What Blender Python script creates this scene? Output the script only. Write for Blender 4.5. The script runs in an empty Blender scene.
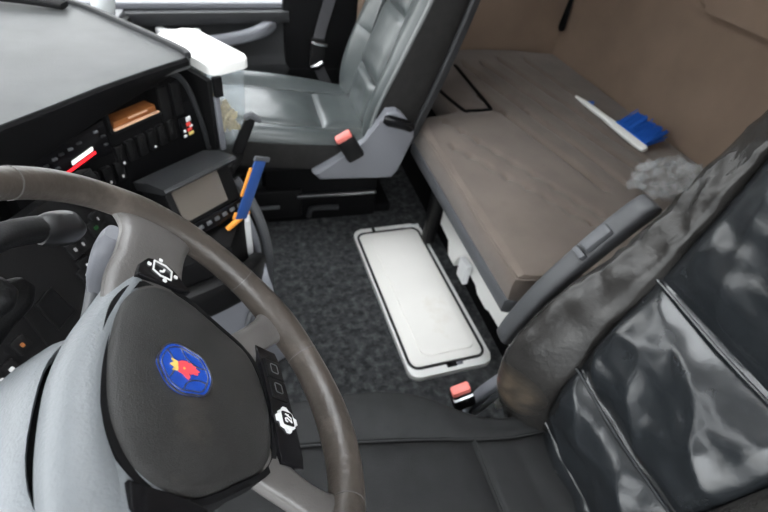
import bpy, bmesh, math, random
from mathutils import Vector, Matrix, noise
random.seed(7)
sc = bpy.context.scene
COL = sc.collection

# ------------------------------------------------------------------ camera
cam_d = bpy.data.cameras.new('camera'); cam = bpy.data.objects.new('camera', cam_d); COL.objects.link(cam)
Rm = Matrix(((0.95878, 0.10340, -0.26467), (-0.26243, 0.67940, -0.68523), (0.10896, 0.72644, 0.67853)))
cam.matrix_world = Matrix.Translation((0, 0, 1.3)) @ Rm.to_4x4()
cam_d.sensor_width = 36; cam_d.lens = 470 / 768 * 36
cam_d.clip_start = 0.02; cam_d.clip_end = 200
cam_d.dof.use_dof = True; cam_d.dof.focus_distance = 0.5; cam_d.dof.aperture_fstop = 7.0
sc.camera = cam

# ------------------------------------------------------------------ world: bright overcast sky
w = bpy.data.worlds.new('overcast_sky'); sc.world = w; w.use_nodes = True
nt = w.node_tree; nt.nodes.clear()
bg = nt.nodes.new('ShaderNodeBackground'); wo = nt.nodes.new('ShaderNodeOutputWorld')
tc = nt.nodes.new('ShaderNodeTexCoord'); sp = nt.nodes.new('ShaderNodeSeparateXYZ'); cr = nt.nodes.new('ShaderNodeValToRGB')
nt.links.new(tc.outputs['Generated'], sp.inputs[0]); nt.links.new(sp.outputs['Z'], cr.inputs[0])
cr.color_ramp.elements[0].position = 0.0; cr.color_ramp.elements[0].color = (0.62, 0.66, 0.68, 1)
cr.color_ramp.elements[1].position = 0.6; cr.color_ramp.elements[1].color = (0.93, 0.97, 1.0, 1)
e = cr.color_ramp.elements.new(-0.0); e.color = (0.30, 0.30, 0.29, 1)
nt.links.new(cr.outputs[0], bg.inputs['Color']); bg.inputs['Strength'].default_value = 2.6
nt.links.new(bg.outputs[0], wo.inputs['Surface'])

vs = sc.view_settings
vs.view_transform = 'Standard'; vs.look = 'None'; vs.gamma = 1.0; vs.use_curve_mapping = False; vs.exposure = 1.75

ZC0 = 1.79
def portal(name, loc, size, rot):
    l = bpy.data.lights.new(name, 'AREA'); l.shape = 'RECTANGLE'; l.size, l.size_y = size
    l.cycles.is_portal = True
    o = bpy.data.objects.new(name, l); COL.objects.link(o); o.location = loc; o.rotation_euler = rot
    return o
portal('windscreen_daylight', (-1.0, 0.95, 1.33), (2.3, 0.85), (math.pi/2, 0, -math.pi/2))
portal('doorway_daylight', (-0.02, -0.36, 0.9), (1.35, 1.5), (math.pi/2, 0, 0))
portal('added_hatch_daylight', (.105, .92, ZC0), (.70, 1.12), (0, 0, 0))  # portal in the added, unseen roof hatch
portal('side_window_daylight', (-0.1, 2.235, 1.08), (1.0, 0.72), (-math.pi/2, 0, 0))

# ------------------------------------------------------------------ materials
M = {}
def mat(name, col, rough=0.5, spec=0.5, metal=0.0, noise_scale=0, noise_amt=0.0, bump=0.0, bump_scale=200.0, col2=None, coat=0.0,
        emit=None, emit_s=0.0, alpha=1.0, trans=0.0, wear=None, wear_scale=12.0, wear_lo=0.5, wear_hi=0.7, rough2=None, ior=1.45, stretch=None, sheen=0.0, spot=None):
    m = bpy.data.materials.new(name); m.use_nodes = True
    t = m.node_tree; b = t.nodes['Principled BSDF']; L = t.links.new
    b.inputs['Base Color'].default_value = (*col, 1); b.inputs['Roughness'].default_value = rough
    b.inputs['Specular IOR Level'].default_value = spec; b.inputs['Metallic'].default_value = metal
    b.inputs['Coat Weight'].default_value = coat; b.inputs['Alpha'].default_value = alpha
    b.inputs['Transmission Weight'].default_value = trans; b.inputs['IOR'].default_value = ior
    b.inputs['Sheen Weight'].default_value = sheen
    if emit: b.inputs['Emission Color'].default_value = (*emit, 1); b.inputs['Emission Strength'].default_value = emit_s
    co = t.nodes.new('ShaderNodeTexCoord'); src = co.outputs['Object']
    if stretch:
        mp = t.nodes.new('ShaderNodeMapping'); mp.inputs['Scale'].default_value = stretch; L(src, mp.inputs[0]); src = mp.outputs[0]
    cur = None
    if noise_amt:
        n = t.nodes.new('ShaderNodeTexNoise'); n.inputs['Scale'].default_value = noise_scale; n.inputs['Detail'].default_value = 5
        L(src, n.inputs['Vector'])
        r = t.nodes.new('ShaderNodeValToRGB'); L(n.outputs['Fac'], r.inputs[0])
        c2 = col2 or tuple(min(1, c*(1+noise_amt)) for c in col); c1 = tuple(c*(1-noise_amt) for c in col) if not col2 else col
        r.color_ramp.elements[0].position = .3; r.color_ramp.elements[1].position = .7
        r.color_ramp.elements[0].color = (*c1, 1); r.color_ramp.elements[1].color = (*c2, 1)
        cur = r.outputs[0]
    if wear:
        n2 = t.nodes.new('ShaderNodeTexNoise'); n2.inputs['Scale'].default_value = wear_scale; n2.inputs['Detail'].default_value = 8; n2.inputs['Roughness'].default_value = .65
        L(src, n2.inputs['Vector'])
        r2 = t.nodes.new('ShaderNodeValToRGB'); L(n2.outputs['Fac'], r2.inputs[0])
        r2.color_ramp.elements[0].position = wear_lo; r2.color_ramp.elements[1].position = wear_hi
        facw = r2.outputs[0]
        if spot:      # the worn patch sits at one place on the leather
            vd = t.nodes.new('ShaderNodeVectorMath'); vd.operation = 'DISTANCE'; vd.inputs[1].default_value = spot[0]; L(co.outputs['Object'], vd.inputs[0])
            mr_ = t.nodes.new('ShaderNodeMapRange'); mr_.inputs[1].default_value = spot[1]; mr_.inputs[2].default_value = spot[1]*.35; L(vd.outputs['Value'], mr_.inputs[0])
            ml = t.nodes.new('ShaderNodeMath'); ml.operation = 'MULTIPLY'; L(mr_.outputs[0], ml.inputs[0]); L(r2.outputs[0], ml.inputs[1]); facw = ml.outputs[0]
        mx = t.nodes.new('ShaderNodeMix'); mx.data_type = 'RGBA'; L(facw, mx.inputs['Factor'])
        if cur: L(cur, mx.inputs['A'])
        else: mx.inputs['A'].default_value = (*col, 1)
        mx.inputs['B'].default_value = (*wear, 1); cur = mx.outputs['Result']
        if rough2 is not None:
            mr = t.nodes.new('ShaderNodeMix'); L(facw, mr.inputs['Factor']); mr.inputs['A'].default_value = rough; mr.inputs['B'].default_value = rough2
            L(mr.outputs['Result'], b.inputs['Roughness'])
    if cur: L(cur, b.inputs['Base Color'])
    if bump:
        n3 = t.nodes.new('ShaderNodeTexNoise'); n3.inputs['Scale'].default_value = bump_scale; n3.inputs['Detail'].default_value = 4
        L(src, n3.inputs['Vector'])
        bp = t.nodes.new('ShaderNodeBump'); bp.inputs['Strength'].default_value = bump; bp.inputs['Distance'].default_value = .003
        L(n3.outputs['Fac'], bp.inputs['Height']); L(bp.outputs[0], b.inputs['Normal'])
    M[name] = m
    return m
mat('dash_grey', (.098, .102, .103), .5, .45, noise_scale=9, noise_amt=.12, bump=.25, bump_scale=450, wear=(.125, .13, .13), wear_scale=5, wear_lo=.5, wear_hi=.8)
mat('black_plastic', (.0075, .0075, .008), .45, .22, bump=.15, bump_scale=500)
mat('matte_black', (.0045, .0045, .005), .7, .14)
mat('gloss_black', (.006, .006, .007), .22, .35)
mat('dark_grey', (.026, .027, .029), .5, .3, bump=.15, bump_scale=450)
mat('stalk_black', (.012, .012, .013), .3, .5)
mat('mid_grey', (.085, .088, .095), .5, .4, bump=.15, bump_scale=450)
mat('arm_grey', (.060, .062, .066), .42, .45, bump=.15, bump_scale=450)
mat('seat_grey', (.17, .175, .195), .45, .4, bump=.1, bump_scale=400)
mat('shell_grey', (.165, .178, .190), .42, .5, bump=.3, bump_scale=380, noise_scale=14, noise_amt=.06)
mat('rim_leather', (.050, .042, .036), .36, .55, noise_scale=18, noise_amt=.25, bump=.25, bump_scale=140, wear=(.13, .11, .095), wear_scale=14, wear_lo=.52, wear_hi=.78, rough2=.5)
mat('spoke_grey', (.085, .08, .077), .33, .55, noise_scale=16, noise_amt=.15, bump=.12, bump_scale=300)
mat('pad_black', (.024, .0235, .023), .5, .4, noise_scale=25, noise_amt=.2, bump=.25, bump_scale=900, wear=(.065, .056, .048), wear_scale=9, wear_lo=.56, wear_hi=.85)
mat('leather', (.012, .014, .016), .24, .75, bump=.12, bump_scale=120, wear=(.018, .020, .022), wear_scale=7, wear_lo=.45, wear_hi=.75, rough2=.30)
mat('leather_worn', (.022, .021, .020), .27, .5, noise_scale=14, noise_amt=.25, bump=.35, bump_scale=90, wear=(.12, .09, .062), wear_scale=22, wear_lo=.30, wear_hi=.78, rough2=.6, spot=((.195, .195, .44), .085))
mat('seat_fabric', (.0145, .015, .0155), .75, .3, noise_scale=30, noise_amt=.15, bump=.4, bump_scale=700)
mat('pass_leather', (.055, .064, .065), .33, .7, bump=.15, bump_scale=60, wear=(.085, .096, .096), wear_scale=5, wear_lo=.45, wear_hi=.75, rough2=.4)
mat('pass_piping', (.16, .17, .17), .35, .6)
mat('pass_fabric', (.018, .0175, .017), .8, .25, noise_scale=40, noise_amt=.2, bump=.3, bump_scale=500)
mat('carpet', (.038, .040, .042), .95, .1, noise_scale=40, noise_amt=.5, bump=1.0, bump_scale=260, wear=(.105, .107, .110), wear_scale=34, wear_lo=.48, wear_hi=.72)
mat('mattress', (.145, .118, .100), .85, .2, noise_scale=8, noise_amt=.10, bump=.3, bump_scale=900, wear=(.115, .092, .078), wear_scale=3.5, wear_lo=.5, wear_hi=.75, sheen=.2)
mat('wall_beige', (.225, .165, .125), .9, .15, noise_scale=6, noise_amt=.08, bump=.5, bump_scale=350)
mat('ceiling_beige', (.34, .30, .26), .9, .15)
mat('white_plastic', (.88, .88, .86), .35, .5, noise_scale=6, noise_amt=.02)
mat('lid_cream', (.90, .88, .84), .45, .4, noise_scale=5, noise_amt=.03, wear=(.74, .68, .58), wear_scale=4, wear_lo=.58, wear_hi=.85)
mat('rubber_seal', (.02, .02, .02), .6, .3)
mat('white_matte', (.72, .73, .74), .5, .4)
mat('chrome', (.75, .76, .78), .18, .5, metal=1)
mat('dull_metal', (.42, .43, .45), .35, .5, metal=1)
mat('silver_paint', (.70, .70, .70), .3, .5)
mat('red_plastic', (.75, .06, .05), .4, .5)
mat('red_soft', (.80, .20, .17), .45, .5)
mat('blue_badge', (.012, .06, .36), .25, .6, coat=.5)
mat('griffin_red', (.75, .07, .09), .4, .5)
mat('crown_gold', (.75, .50, .12), .4, .5)
mat('blue_bristle', (.01, .09, .42), .55, .4)
mat('brush_white', (.80, .80, .78), .4, .5)
mat('orange', (.85, .33, .05), .5, .4)
mat('card_blue', (.02, .07, .26), .45, .5)
mat('wood', (.30, .11, .035), .45, .4, noise_scale=30, noise_amt=.3, stretch=(1, 1, 6))
mat('wood_edge', (.75, .45, .30), .5, .4)
mat('screen', (.13, .115, .10), .12, .6)
mat('red_display', (.4, .01, .01), .4, .3, emit=(1, .02, .03), emit_s=.55)
mat('white_display', (.7, .7, .7), .4, .3, emit=(.9, .95, .9), emit_s=.35)
mat('mark_grey', (.30, .30, .30), .5, .3)
mat('green_lamp', (.008, .06, .015), .4, .4)
mat('yellow_mark', (.8, .6, .2), .5, .4)
mat('belt_web', (.06, .06, .065), .7, .3, bump=.3, bump_scale=900)
mat('crumbs', (.75, .58, .30), .8, .2, noise_scale=45, noise_amt=.35)
mat('paper', (.62, .65, .66), .6, .3)
mat('asphalt', (.20, .20, .20), .9, .2, noise_scale=4, noise_amt=.2)
mat('glass', (1, 1, 1), .02, .5, trans=1, ior=1.02)
def clear_plastic(name, tint, fac, rough):
    m = bpy.data.materials.new(name); m.use_nodes = True; t = m.node_tree; t.nodes.clear()
    o = t.nodes.new('ShaderNodeOutputMaterial'); mx = t.nodes.new('ShaderNodeMixShader'); tr = t.nodes.new('ShaderNodeBsdfTransparent'); p = t.nodes.new('ShaderNodeBsdfPrincipled')
    tr.inputs[0].default_value = (*tint, 1); p.inputs['Base Color'].default_value = (.8, .84, .86, 1); p.inputs['Roughness'].default_value = rough
    p.inputs['Specular IOR Level'].default_value = .8
    mx.inputs[0].default_value = fac
    t.links.new(tr.outputs[0], mx.inputs[1]); t.links.new(p.outputs[0], mx.inputs[2]); t.links.new(mx.outputs[0], o.inputs[0])
    M[name] = m
clear_plastic('clear_plastic', (.93, .95, .96), .13, .12)
clear_plastic('film', (.95, .95, .95), .17, .05)

# ------------------------------------------------------------------ helpers
OFF = {}
def V(*a): return Vector(a)
def link(o, parent=None):
    COL.objects.link(o)
    if parent is not None: o.parent = parent
def thing(name, label, cat, loc=(0, 0, 0), group=None):
    o = bpy.data.objects.new(name, None); link(o); o.location = loc; o.empty_display_size = .05
    o['label'] = label; o['category'] = cat
    if group: o['group'] = group
    OFF[o.name] = Vector(loc); return o
def obj(name, bm, m, parent=None, label=None, cat=None, kind=None, group=None, smooth=35, origin=None):
    """link a bmesh given in world coordinates as one mesh object"""
    bmesh.ops.recalc_face_normals(bm, faces=bm.faces)
    off = OFF[parent.name].copy() if parent is not None else (Vector(origin) if origin else Vector((0, 0, 0)))
    if off.length: bmesh.ops.translate(bm, verts=bm.verts, vec=-off)
    me = bpy.data.meshes.new(name); bm.to_mesh(me); bm.free()
    if smooth:
        for p in me.polygons: p.use_smooth = True
        me.set_sharp_from_angle(angle=math.radians(smooth))
    me.materials.append(M[m])
    o = bpy.data.objects.new(name, me); link(o, parent)
    if parent is None: o.location = off
    OFF[o.name] = off
    if label: o['label'] = label
    if cat: o['category'] = cat
    if kind: o['kind'] = kind
    if group: o['group'] = group
    return o
def struct(name, bm, m, parent=None, label=None, smooth=35):
    o = obj(name, bm, m, parent, label=label, smooth=smooth); o['kind'] = 'structure'; return o
def B(): return bmesh.new()
def frame(o, ex, ey, ez):
    m = Matrix((ex, ey, ez)).transposed().to_4x4(); m.translation = Vector(o); return m
def rotf(o, rx=0, ry=0, rz=0):
    from mathutils import Euler
    return Matrix.Translation(o) @ Euler((rx, ry, rz)).to_matrix().to_4x4()
def box(bm, c, s, bev=0.0, fr=None, seg=2, taper=None):
    """box of size s about c (c in frame fr)"""
    r = bmesh.ops.create_cube(bm, size=1.0); vs_ = r['verts']
    for v in vs_:
        k = 1.0
        if taper and v.co.z < 0: k = taper
        v.co = Vector((v.co.x*s[0]*k, v.co.y*s[1]*k, v.co.z*s[2]))
    if bev:
        es = list({e_ for v in vs_ for e_ in v.link_edges})
        r2 = bmesh.ops.bevel(bm, geom=es, offset=bev, segments=seg, profile=.5, affect='EDGES', clamp_overlap=True)
        vs_ = list({v for f in r2['faces'] for v in f.verts} | {v for v in vs_ if v.is_valid})
    m = (fr if fr is not None else Matrix()) @ Matrix.Translation(c)
    for v in vs_: v.co = m @ v.co
    return bm
def prism(bm, poly, h0, h1, fr=None, bev=0.0, seg=2):
    """poly: 2D list in the xy plane of frame fr, extruded h0..h1 along its z"""
    fr = fr if fr is not None else Matrix()
    a = [bm.verts.new((x, y, h0)) for x, y in poly]; b = [bm.verts.new((x, y, h1)) for x, y in poly]
    n = len(poly); fs = [bm.faces.new(a[::-1]), bm.faces.new(b)]
    for i in range(n): fs.append(bm.faces.new((a[i], a[(i+1) % n], b[(i+1) % n], b[i])))
    vs_ = a + b
    if bev:
        es = list(fs[1].edges)
        r2 = bmesh.ops.bevel(bm, geom=es, offset=bev, segments=seg, profile=.5, affect='EDGES', clamp_overlap=True)
        vs_ = list({v for v in vs_ if v.is_valid} | {v for f in r2['faces'] for v in f.verts})
    for v in vs_: v.co = fr @ v.co
    return bm
def loft(bm, loops, cap=True, closed=True, ring=False):
    R = [[bm.verts.new(p) for p in lp] for lp in loops]; n = len(R[0]); k = len(R)
    for i in range(k if ring else k-1):
        A_, B_ = R[i], R[(i+1) % k]
        for j in range(n if closed else n-1):
            bm.faces.new((A_[j], A_[(j+1) % n], B_[(j+1) % n], B_[j]))
    if cap and closed and not ring:
        bm.faces.new(R[0][::-1]); bm.faces.new(R[-1])
    return bm
def crv(pts, n=24):
    """Catmull-Rom through pts"""
    P = [Vector(p) for p in pts]; out = []
    k = len(P)-1
    for i in range(k):
        p0 = P[max(i-1, 0)]; p1 = P[i]; p2 = P[i+1]; p3 = P[min(i+2, k)]
        m_ = max(2, n//k)
        for j in range(m_):
            t = j/m_
            out.append(.5*((2*p1)+(p2-p0)*t+(2*p0-5*p1+4*p2-p3)*t*t+(3*p1-p0-3*p2+p3)*t**3))
    out.append(P[-1].copy()); return out
def cyc(pts, n=48):
    """closed Catmull-Rom"""
    P = [Vector(p) for p in pts]; k = len(P); out = []; m_ = max(1, n//k)
    for i in range(k):
        p0, p1, p2, p3 = P[i-1], P[i], P[(i+1) % k], P[(i+2) % k]
        for j in range(m_):
            t = j/m_
            out.append(.5*((2*p1)+(p2-p0)*t+(2*p0-5*p1+4*p2-p3)*t*t+(3*p1-p0-3*p2+p3)*t**3))
    return out
def ip(xs, ys, x):
    if x <= xs[0]: return ys[0]
    if x >= xs[-1]: return ys[-1]
    for i in range(len(xs)-1):
        if x <= xs[i+1]:
            h = xs[i+1]-xs[i]; t = (x-xs[i])/h
            def sl(j):
                if j == 0: return (ys[1]-ys[0])/(xs[1]-xs[0])
                if j == len(xs)-1: return (ys[-1]-ys[-2])/(xs[-1]-xs[-2])
                return (ys[j+1]-ys[j-1])/(xs[j+1]-xs[j-1])
            a, b = sl(i)*h, sl(i+1)*h
            return (2*t**3-3*t*t+1)*ys[i]+(t**3-2*t*t+t)*a+(-2*t**3+3*t*t)*ys[i+1]+(t**3-t*t)*b
def tube(bm, path, r, seg=10, ry=None, up=None, cap=True):
    """sweep a round/elliptic section along path; r number or list"""
    P = [Vector(p) for p in path]; k = len(P); loops = []
    upv = Vector(up) if up else None; prev = None
    for i in range(k):
        t = (P[min(i+1, k-1)]-P[max(i-1, 0)]).normalized()
        if upv: s = t.cross(upv)
        elif prev is not None: s = prev-t*prev.dot(t)
        else: s = t.orthogonal()
        s.normalize(); prev = s; q = t.cross(s).normalized()
        a = r[i] if isinstance(r, (list, tuple)) else r
        b = (ry[i] if isinstance(ry, (list, tuple)) else ry) if ry is not None else a
        loops.append([P[i]+s*a*math.cos(2*math.pi*j/seg)+q*b*math.sin(2*math.pi*j/seg) for j in range(seg)])
    return loft(bm, loops, cap)
def rectsweep(bm, path, wdt, thk, up, rnd=.3, seg=16):
    """sweep a rounded-rectangle section; width along side, thk along the section's up"""
    P = [Vector(p) for p in path]; k = len(P); loops = []; upv = Vector(up)
    for i in range(k):
        t = (P[min(i+1, k-1)]-P[max(i-1, 0)]).normalized(); s = t.cross(upv).normalized(); q = s.cross(t).normalized()
        a = (wdt[i] if isinstance(wdt, (list, tuple)) else wdt)/2; b = (thk[i] if isinstance(thk, (list, tuple)) else thk)/2
        lp = []
        for j in range(seg):
            an = 2*math.pi*(j+.5)/seg; c_, s_ = math.cos(an), math.sin(an); e_ = rnd
            lp.append(P[i]+s*a*math.copysign(abs(c_)**e_, c_)+q*b*math.copysign(abs(s_)**e_, s_))
        loops.append(lp)
    return loft(bm, loops)
def patch(bm, F, nu, nv, back):
    """closed solid: front surface F(u,v), back = the same shifted by vector back"""
    bk = Vector(back)
    A_ = [[bm.verts.new(F(i/nu, j/nv)) for j in range(nv+1)] for i in range(nu+1)]
    Bk = [[bm.verts.new(A_[i][j].co+bk) for j in range(nv+1)] for i in range(nu+1)]
    for i in range(nu):
        for j in range(nv):
            bm.faces.new((A_[i][j], A_[i+1][j], A_[i+1][j+1], A_[i][j+1]))
            bm.faces.new((Bk[i][j], Bk[i][j+1], Bk[i+1][j+1], Bk[i+1][j]))
    for i in range(nu):
        bm.faces.new((A_[i][0], Bk[i][0], Bk[i+1][0], A_[i+1][0])); bm.faces.new((A_[i][nv], A_[i+1][nv], Bk[i+1][nv], Bk[i][nv]))
    for j in range(nv):
        bm.faces.new((A_[0][j], A_[0][j+1], Bk[0][j+1], Bk[0][j])); bm.faces.new((A_[nu][j], Bk[nu][j], Bk[nu][j+1], A_[nu][j+1]))
    return bm
def pil(u, v, p=6, q=None):
    q = q or p
    return max(0, 1-abs(2*u-1)**p)*max(0, 1-abs(2*v-1)**q)
def fbm(p, s, o=3): return noise.fractal(Vector(p)*s, 1.0, 2.0, o)
def dome(bm, loop2d, prof, fr, base=None):
    """rings of a 2D loop: prof = [(scale, height), ...] from the rim inwards; closed below by the first ring"""
    n = len(loop2d); cx = sum(p[0] for p in loop2d)/n; cy = sum(p[1] for p in loop2d)/n
    loops = [[fr @ Vector((cx+(p[0]-cx)*k, cy+(p[1]-cy)*k, h)) for p in loop2d] for k, h in prof]
    return loft(bm, loops)
def ribbon(bm, pts2d, wd, h0, h1, fr, closed=False):
    """flat raised line along 2D points in frame fr"""
    P = [Vector((p[0], p[1])) for p in pts2d]; k = len(P); loops = []
    for i in range(k):
        a = P[(i-1) % k] if closed else P[max(i-1, 0)]; b = P[(i+1) % k] if closed else P[min(i+1, k-1)]
        t = (b-a).normalized(); nrm = Vector((-t.y, t.x))*wd/2
        loops.append([fr @ Vector((*(P[i]+nrm), h0)), fr @ Vector((*(P[i]-nrm), h0)), fr @ Vector((*(P[i]-nrm), h1)), fr @ Vector((*(P[i]+nrm), h1))])
    return loft(bm, loops, cap=True, ring=closed)
def rrect(cx, cy, a, b, r, n=4):
    out = []
    for (sx, sy, a0) in ((1, 1, 0), (-1, 1, 90), (-1, -1, 180), (1, -1, 270)):
        for i in range(n+1):
            an = math.radians(a0+90*i/n); out.append((cx+sx*(a/2-r)+r*math.cos(an), cy+sy*(b/2-r)+r*math.sin(an)))
    return out
def sphere(bm, c, r, sx=1, sy=1, sz=1, seg=12, fr=None):
    rr = bmesh.ops.create_uvsphere(bm, u_segments=seg, v_segments=seg//2+2, radius=1)
    m = (fr if fr is not None else Matrix.Translation(c))
    for v in rr['verts']: v.co = m @ Vector((v.co.x*r*sx, v.co.y*r*sy, v.co.z*r*sz))
    return bm

# ================================================================== the cab shell
YN, YF, XR, ZC = -0.36, 2.20, 1.62, 1.78
bm = B(); box(bm, (.35, .92, -.03), (2.6, 2.6, .06)); floor = struct('floor', bm, 'carpet', label='dark grey carpet on the cab floor')
bm = B(); box(bm, (1.66, .92, .86), (.08, 2.7, 1.9)); struct('wall_rear', bm, 'wall_beige', label='beige-brown fabric rear wall of the sleeper cab')
bm = B(); box(bm, (1.12, YF+.04, .86), (1.0, .08, 1.9)); struct('wall_far', bm, 'wall_beige', label='beige side wall at the far end of the bunk')
bm = B(); box(bm, (1.14, YN-.04, .86), (1.04, .08, 1.9)); struct('wall_near', bm, 'wall_beige')
bm = B()
for c_, s_ in (((-.635, .92), (.78, 2.72)), ((1.09, .92), (1.27, 2.72)), ((.105, -.04), (.70, .80)), ((.105, 1.88), (.70, .80))): box(bm, (*c_, ZC+.04), (*s_, .08))  # roof left open under the added hatch
struct('ceiling', bm, 'ceiling_beige')
bm = B(); box(bm, (.105, .92, ZC+.07), (.72, 1.14, .006)); struct('added_roof_window', bm, 'glass', label='added glazed roof hatch above the gangway, out of view')  # unseen hatch, added to brighten the floor and bunk
bm = B(); box(bm, (-.98, .92, .42), (.08, 2.7, .96)); struct('wall_front', bm, 'matte_black')
bm = B(); box(bm, (-.96, YF+.02, 1.25), (.10, .10, 1.1)); box(bm, (-.96, YN-.02, 1.25), (.10, .10, 1.1)); struct('trim_1', bm, 'dark_grey', label='windscreen pillars')
bm = B(); box(bm, (-.98, .92, 1.70), (.08, 2.7, .18)); struct('trim_2', bm, 'dark_grey', label='windscreen header')
bm = B(); box(bm, (0, 0, -1.32), (60, 60, .1)); struct('ground', bm, 'asphalt', label='grey tarmac outside the cab')
# passenger door with its window
door = thing('door_1', 'dark grey passenger door with light pull handle and armrest', 'door', (-.1, YF, 0)); door['kind'] = 'structure'
bm = B()
def doorF(u, v):
    x = -.95+u*1.60; z = -.02+v*.64
    d = .02*math.sin(math.pi*min(1, v*1.1)) + .012*math.exp(-((z-.43)/.03)**2)
    return V(x, 2.165-d, z)
patch(bm, doorF, 40, 30, (0, .07, 0)); obj('door_panel', bm, 'dark_grey', door)
bm = B(); prism(bm, [(-.95, .560), (.245, .624), (.245, .670), (-.95, .622)], 0, .07, frame((0, 2.20, 0), V(1, 0, 0), V(0, 0, 1), V(0, -1, 0)), bev=.012)
obj('sill', bm, 'dark_grey', door)
bm = B(); prism(bm, [(-.95, .622), (.245, .670), (.245, .692), (-.95, .650)], 0, .05, frame((0, 2.22, 0), V(1, 0, 0), V(0, 0, 1), V(0, -1, 0)), bev=.008)
obj('window_ledge', bm, 'seat_grey', door, label='pale strip along the bottom of the side window')
bm = B(); rectsweep(bm, crv([(-.20, 2.15, .545), (-.12, 2.10, .550), (.02, 2.095, .572), (.12, 2.10, .600), (.17, 2.15, .612)], 16), .05, [.03, .045, .055, .05, .045, .045, .045, .045, .045, .045, .045, .045, .045, .045, .045, .04, .03][:17], (0, 0, 1), .5)
obj('armrest', bm, 'seat_grey', door)
bm = B(); rectsweep(bm, crv([(-.27, 2.15, .575), (-.24, 2.105, .580), (-.16, 2.105, .578), (-.13, 2.15, .572)], 12), .035, .035, (0, 0, 1), .5)
obj('pull_handle', bm, 'silver_paint', door)
bm = B(); box(bm, (-.115, 2.125, .560), (.05, .05, .04), .01); obj('handle_recess', bm, 'gloss_black', door)
bm = B(); box(bm, (-.3, 2.135, .12), (.9, .05, .18), .03); obj('door_pocket', bm, 'matte_black', door)
bm = B(); box(bm, (-.2, YF+.02, 1.05), (1.5, .006, .80)); o = struct('window_1', bm, 'glass', label='passenger side window')
bm = B()
box(bm, (.60, YF+.03, 1.07), (.22, .08, .76)); box(bm, (-.2, YF+.03, 1.60), (1.8, .08, .36)); box(bm, (-.95, YF+.03, 1.07), (.10, .08, .76))
struct('trim_3', bm, 'dark_grey', label='dark frame around the passenger side window')
bm = B(); box(bm, (.42, 2.165, .62), (.40, .05, 1.1), .02); struct('trim_4', bm, 'matte_black', label='dark pillar trim behind the passenger door')
bm = B(); box(bm, (.56, 2.135, .78), (.05, .03, .5), .012); struct('trim_5', bm, 'wall_beige', label='beige curtain edge beside the passenger seat back')
bm = B(); box(bm, (.13, YN-.02, .0), (2.1, .08, .12)); struct('trim_6', bm, 'dark_grey', label='driver door sill')

# ================================================================== floor locker lid
lid = thing('floor_locker_lid', 'white rectangular locker lid with black seal lying on the dark carpet', 'lid', (.57, 1.10, 0))
fr = frame((.570, 1.103, 0), V(1, .04, 0).normalized(), V(-.04, 1, 0).normalized(), V(0, 0, 1))
LW, LL = .298, .738
bm = B(); prism(bm, rrect(0, 0, LW, LL, .035, 6), 0, .020, fr, bev=.006); obj('tray_frame', bm, 'white_plastic', lid)
bm = B(); ribbon(bm, rrect(-.004, .0, LW-.030, LL-.062, .032, 6), .009, .018, .0235, fr, closed=True); obj('seal', bm, 'rubber_seal', lid, label='thin black rubber seal')
bm = B(); prism(bm, rrect(-.004, 0, LW-.042, LL-.076, .028, 6), .018, .0235, fr, bev=.004); panel = obj('lid_panel', bm, 'lid_cream', lid)
bm = B(); prism(bm, rrect(.012, .005, LW-.100, LL-.125, .030, 6), .022, .0285, fr, bev=.004, seg=3); obj('raised_panel', bm, 'lid_cream', panel)
bm = B(); box(bm, (.0, -LL/2+.022, .021), (.036, .018, .006), .002, fr); obj('latch', bm, 'gloss_black', lid)
bm = B(); box(bm, (.03, -LL/2+.022, .021), (.02, .012, .004), .001, fr); obj('latch_plate', bm, 'seat_grey', lid)
for sy, sx in ((1, -.06), (1, .11)):
    bm = B(); box(bm, (sx, LL/2-.020, .023), (.012 if sx < 0 else .07, .03 if sx < 0 else .016, .008), .002, fr); obj('hinge', bm, 'rubber_seal' if sx < 0 else 'white_matte', lid)

# ================================================================== bunk
bunk = thing('bunk', 'brown quilted lower bunk mattress along the rear wall', 'bunk', (1.1, .92, 0))
def xf(y):
    def ss(a, b, t): t = min(1, max(0, (t-a)/(b-a))); return t*t*(3-2*t)
    return .80-.17*ss(.655, .690, y)*(1-ss(1.50, 1.565, y))
ylist = [-.33+i*.06 for i in range(17)]
ylist = [y for y in ylist if y < .62]+[.63+.006*i for i in range(12)]+[.72+.02*i for i in range(39)]+[1.495+.008*i for i in range(11)]+[1.60+.03*i for i in range(20)]
grooves = [((1.02, 2.0), (1.20, 1.02)), ((1.12, 2.0), (1.30, 1.10)), ((1.23, 2.05), (1.40, 1.1)), ((.96, 1.70), (1.10, 1.00)), ((1.38, 2.05), (1.46, 1.4))]
dimples = [((.73, 1.475), (1.0, .87), 9), ((.70, 1.30), (.95, .84), 8)]
dp = [(a[0]+(b[0]-a[0])*k/(n-1), a[1]+(b[1]-a[1])*k/(n-1)) for a, b, n in dimples for k in range(n)]
def segd(px, py, a, b):
    vx, vy = b[0]-a[0], b[1]-a[1]; t = ((px-a[0])*vx+(py-a[1])*vy)/(vx*vx+vy*vy); t = min(1, max(0, t))
    return math.hypot(px-a[0]-t*vx, py-a[1]-t*vy)
def ztop(x, y, f):
    z = .497+.016*math.sin(math.pi*min(1, max(0, (x-f)/(1.6-f))))
    for a, b in grooves: z -= .020*math.exp(-abs(segd(x, y, a, b)/.011)**1.5)
    for a, b, n in dimples: z -= .005*math.exp(-abs(segd(x, y, a, b)/.009)**1.5)
    for a in dp: z -= .010*math.exp(-((x-a[0])**2+(y-a[1])**2)/.00016)
    return z+.004*fbm((x, y, 0), 4)
bm = B(); loops = []
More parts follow.
